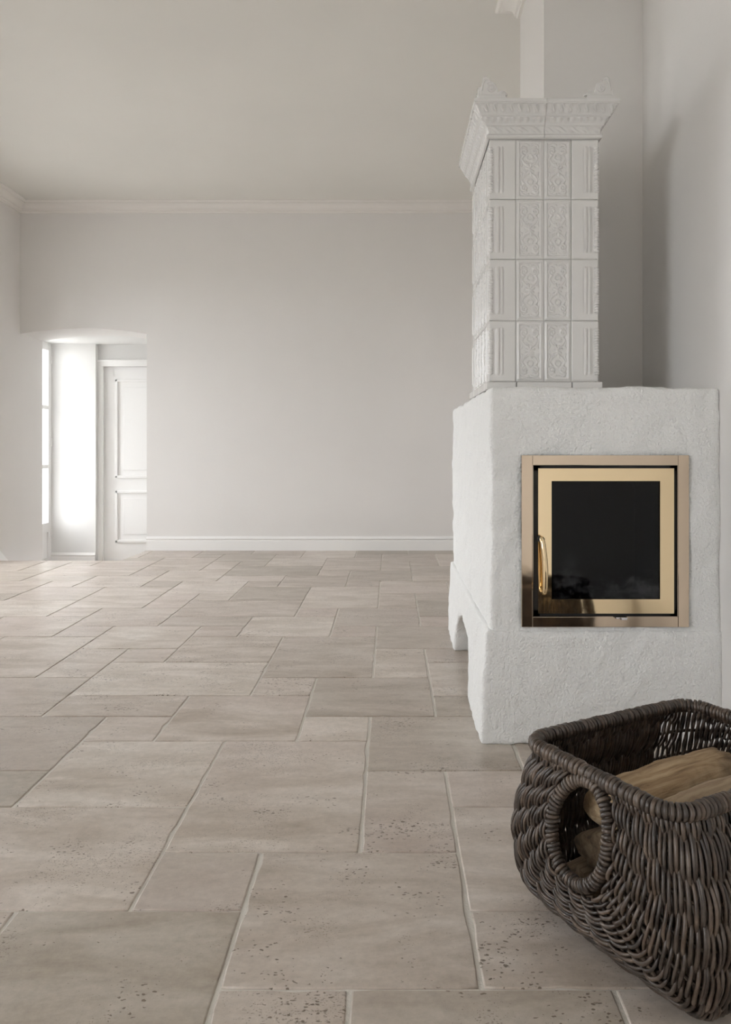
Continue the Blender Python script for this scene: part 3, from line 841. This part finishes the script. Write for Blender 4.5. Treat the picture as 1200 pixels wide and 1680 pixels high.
def weave(k, s, p):
    e = 0.02
    c = u_curve(s); c1 = u_curve(min(s + e, 2.999)); c0 = u_curve(max(s - e, 0.001))
    T = np.gradient(c, axis=0); T /= np.linalg.norm(T, axis=1)[:, None] + 1e-9
    D = c1 - c0; D -= T * (D * T).sum(1)[:, None]; D /= np.linalg.norm(D, axis=1)[:, None] + 1e-9
    Nn = np.cross(T, D)
    ctr = np.array([0, 0, 0.2])
    sg = np.sign(((c - ctr) * Nn).sum(1)); Nn *= np.where(sg == 0, 1, sg)[:, None]
    ph = th * NR + p + 0.12 * math.sin(k * 1.7)
    amp = 0.0078 * np.clip(np.minimum(th, 1 - th) / 0.02, 0.3, 1)
    base_f = np.clip((c[:, 2] - 0.012) / 0.02, 0.0, 1.0)
    cosv = np.cos(PI * ph)
    off = amp * np.sign(cosv) * np.abs(cosv) ** 0.7
    off = np.where(off > 0, off * (0.25 + 0.75 * base_f), off)
    q = c + Nn * off[:, None] + D * (0.0021 * np.sin(PI * ph))[:, None]
    q += np.cumsum(rng.normal(0, 0.00012, q.shape), 0) * np.clip(np.minimum(th, 1 - th) * 20, 0, 1)[:, None] * 0.35
    q[:, 2] = np.maximum(q[:, 2], 0.0052)
    return q[::2]
for k, s in enumerate(ss):
    for p in (0, 1):
        q = weave(k, s, p)
        L = len(q)
        r0 = ROD * random.uniform(0.88, 1.12)
        rr = r0 * (1 + 0.10 * np.sin(np.linspace(0, random.uniform(4, 9), L) + random.random() * 6))
        tube('willow_rod', ab(q[:, 0], q[:, 1], q[:, 2]), rr, M['willow'], basket, 6)
# ribs: radiate from the handle hole, then run the length of the basket
sg_ = np.concatenate([np.linspace(0.02, 0.999, 26), np.linspace(1, 2, 14), np.linspace(2.001, 2.98, 26)])
grid = np.array([u_curve(x) for x in sg_])
for j in range(1, NR):
    t_ = j / NR
    i0 = min(int(t_ * (N_T - 1)), N_T - 2); f = t_ * (N_T - 1) - i0
    P = grid[:, i0] * (1 - f) + grid[:, i0 + 1] * f
    P[:, 2] = np.maximum(P[:, 2], 0.009)
    tube('rib', ab(P[:, 0], P[:, 1], P[:, 2]), 0.0038, M['willow'], basket, 6)

# wrapped rim
def rrect(hx_, hy_, r, n):
    pts = []
    for (cx, cy, a0) in ((hx_ - r, hy_ - r, 0), (-hx_ + r, hy_ - r, PI / 2), (-hx_ + r, -hy_ + r, PI), (hx_ - r, -hy_ + r, 1.5 * PI)):
        for k in range(13): pts.append((cx + r * math.cos(a0 + k / 12 * PI / 2), cy + r * math.sin(a0 + k / 12 * PI / 2)))
    pts.append(pts[0]); p = np.array(pts)
    d = np.r_[0, np.cumsum(np.linalg.norm(np.diff(p, axis=0), axis=1))]
    t_ = np.linspace(0, d[-1], n, endpoint=False)
    return np.stack([np.interp(t_, d, p[:, 0]), np.interp(t_, d, p[:, 1])], 1)
def coil_mesh(R, r, name):
    a = np.linspace(0, 2 * PI, 14, endpoint=False)
    pts = np.stack([0.0012 * np.sin(a), R * np.cos(a), R * np.sin(a)], 1)
    V, F = tube_data(pts, r, 6, True)
    me = bpy.data.meshes.new(name); me.from_pydata(V, [], F); me.materials.append(M['willow'])
    me.polygons.foreach_set('use_smooth', [True] * len(me.polygons)); return me
def wrap(path, R, r, name, spacing, jit=0.12, closed=True):
    me = coil_mesh(R, r, name)
    p = np.asarray(path); q = np.vstack([p, p[:1]]) if closed else p
    d = np.r_[0, np.cumsum(np.linalg.norm(np.diff(q, axis=0), axis=1))]
    n = int(d[-1] / spacing)
    for k in range(n):
        t_ = d[-1] * k / n
        c = np.array([np.interp(t_, d, q[:, i]) for i in range(3)])
        c2 = np.array([np.interp((t_ + 0.004) % d[-1] if closed else min(t_ + 0.004, d[-1]), d, q[:, i]) for i in range(3)])
        c1 = np.array([np.interp((t_ - 0.004) % d[-1] if closed else max(t_ - 0.004, 0), d, q[:, i]) for i in range(3)])
        v = Vector(c2 - c1)
        if v.length < 1e-6: continue
        v.normalize()
        o = bpy.data.objects.new(name, me); COL.objects.link(o); o.parent = basket
        o.location = c
        rot = v.to_track_quat('X', 'Z')
        rot = rot @ Matrix.Rotation(random.gauss(0.10, jit), 3, 'Z').to_quaternion() @ Matrix.Rotation(random.gauss(0, jit), 3, 'Y').to_quaternion() @ Matrix.Rotation(random.uniform(-0.5, 0.5), 3, 'X').to_quaternion()
        o.rotation_mode = 'QUATERNION'; o.rotation_quaternion = rot
        s_ = random.uniform(0.93, 1.08); o.scale = (1, s_, s_)
rp = rrect(LA / 2, WB / 2, 0.055, 400)
rim = np.stack([rp[:, 0], rp[:, 1], np.full(400, HR + 0.004)], 1)
tube('rim_core', rim, 0.0115, M['willow'], basket, 8, True)
wrap(rim, 0.0125, 0.0047, 'rim_coil', 0.0094, 0.07)
for sgn in (-1, 1):
    a = np.linspace(0, 2 * PI, 120, endpoint=False)
    hb, hz = 0.076 * np.cos(a), 0.262 + 0.092 * np.sin(a)
    ha = -(LA / 2 + bulge(np.minimum(hz, HR)) + 0.004)
    hp_ = np.stack([-sgn * ha * -1, hb, hz], 1)
    tube('handle_core', hp_, 0.0085, M['willow'], basket, 8, True)
    wrap(hp_, 0.0098, 0.0045, 'handle_coil', 0.0088, 0.10)

# split logs in the basket
def log_mesh(name, L, sec, seed, mat):
    r = np.random.default_rng(seed)
    n = 18; sec = np.array(sec, float)
    # refine outline
    m = 26
    q = np.vstack([sec, sec[:1]]); d = np.r_[0, np.cumsum(np.linalg.norm(np.diff(q, axis=0), axis=1))]
    t_ = np.linspace(0, d[-1], m, endpoint=False)
    o = np.stack([np.interp(t_, d, q[:, 0]), np.interp(t_, d, q[:, 1])], 1)
    o = 0.25 * np.roll(o, 1, 0) + 0.5 * o + 0.25 * np.roll(o, -1, 0)
    rows = []
    wob = np.cumsum(r.normal(0, 0.0012, (n, 2)), 0)
    rid = r.normal(0, 0.0012, m)
    for k in range(n):
        u = k / (n - 1); x = (u - 0.5) * L
        s_ = 1.0 - 0.10 * (2 * abs(u - 0.5)) ** 6 + 0.03 * math.sin(5 * u + seed)
        nrm = o / (np.linalg.norm(o, axis=1)[:, None] + 1e-9)
        p = o * s_ + wob[k] + nrm * (rid + r.normal(0, 0.0009, m))[:, None]
        xs = x + (r.normal(0, 0.003, m) if k in (0, n - 1) else 0)
        rows.append(np.stack([np.broadcast_to(xs, (m,)), p[:, 0], p[:, 1]], 1))
    V = np.array(rows); idx = np.arange(n * m).reshape(n, m); nx = np.roll(idx, -1, 1)
    F = np.stack([idx[:-1], nx[:-1], nx[1:], idx[1:]], -1).reshape(-1, 4).tolist()
    V = V.reshape(-1, 3).tolist()
    for row, fl in ((0, True), (n - 1, False)):
        c = len(V); V.append(np.mean(np.array(V)[idx[row]], 0).tolist())
        for j in range(m):
            a_, b_ = int(idx[row][j]), int(nx[row][j]); F.append([c, b_, a_] if fl else [c, a_, b_])
    me = bpy.data.meshes.new(name); me.from_pydata(V, [], F); me.materials.append(mat)
    me.update(); bmx = bmesh.new(); bmx.from_mesh(me); bmesh.ops.recalc_face_normals(bmx, faces=bmx.faces); bmx.to_mesh(me); bmx.free()
    return me
W1 = [(-0.055, -0.035), (0.0, -0.05), (0.055, -0.03), (0.05, 0.012), (0.02, 0.035), (-0.03, 0.04), (-0.06, 0.01)]
W2 = [(-0.06, -0.03), (0.0, -0.045), (0.06, -0.03), (0.055, 0.0), (-0.01, 0.05), (-0.045, 0.02)]
W3 = [(-0.05, -0.04), (0.04, -0.045), (0.06, 0.0), (0.0, 0.052), (-0.05, 0.03)]
RB = Matrix.Translation(BO) @ Matrix.Rotation(BA, 4, 'Z')
LOGS = [  # a, b, z, yaw, roll, length, section, material, label
    (0.015, -0.135, 0.072, 0.02, 0.1, 0.38, W1, 'wood2', 'split log low in the basket along its far side'),
    (0.000, -0.005, 0.070, -0.02, 0.0, 0.40, W3, 'wood', 'split log on the basket floor showing its pale end through the handle hole'),
    (0.015, 0.130, 0.072, 0.03, -0.2, 0.38, W2, 'wood2', 'split log low in the basket along its near side'),
    (0.010, -0.085, 0.168, 0.03, 0.15, 0.38, W2, 'wood2', 'dark split log half way up the basket behind the handle hole'),
    (0.010, 0.070, 0.172, -0.02, -0.1, 0.39, W1, 'wood', 'split log lying just below the top logs'),
    (-0.005, -0.045, 0.276, 0.05, 0.05, 0.38, W1, 'wood', 'pale golden split log on top of the pile in the basket'),
    (0.015, 0.075, 0.290, 0.10, -0.15, 0.36, W2, 'wood2', 'browner split log on top of the pile beside the basket rim'),
]
for k, (a_, b_, z_, yaw, roll, L, sec, mt, lab) in enumerate(LOGS):
    o = obj('split_log', log_mesh('split_log', L, sec, k + 1, M[mt]))
    o.matrix_world = RB @ Matrix.Translation((a_, -b_, z_)) @ Matrix.Rotation(yaw, 4, 'Z') @ Matrix.Rotation(roll, 4, 'X')
    o.data.polygons.foreach_set('use_smooth', [True] * (len(o.data.polygons)))
    tag(o, lab, 'log', 'split logs in the wicker basket')
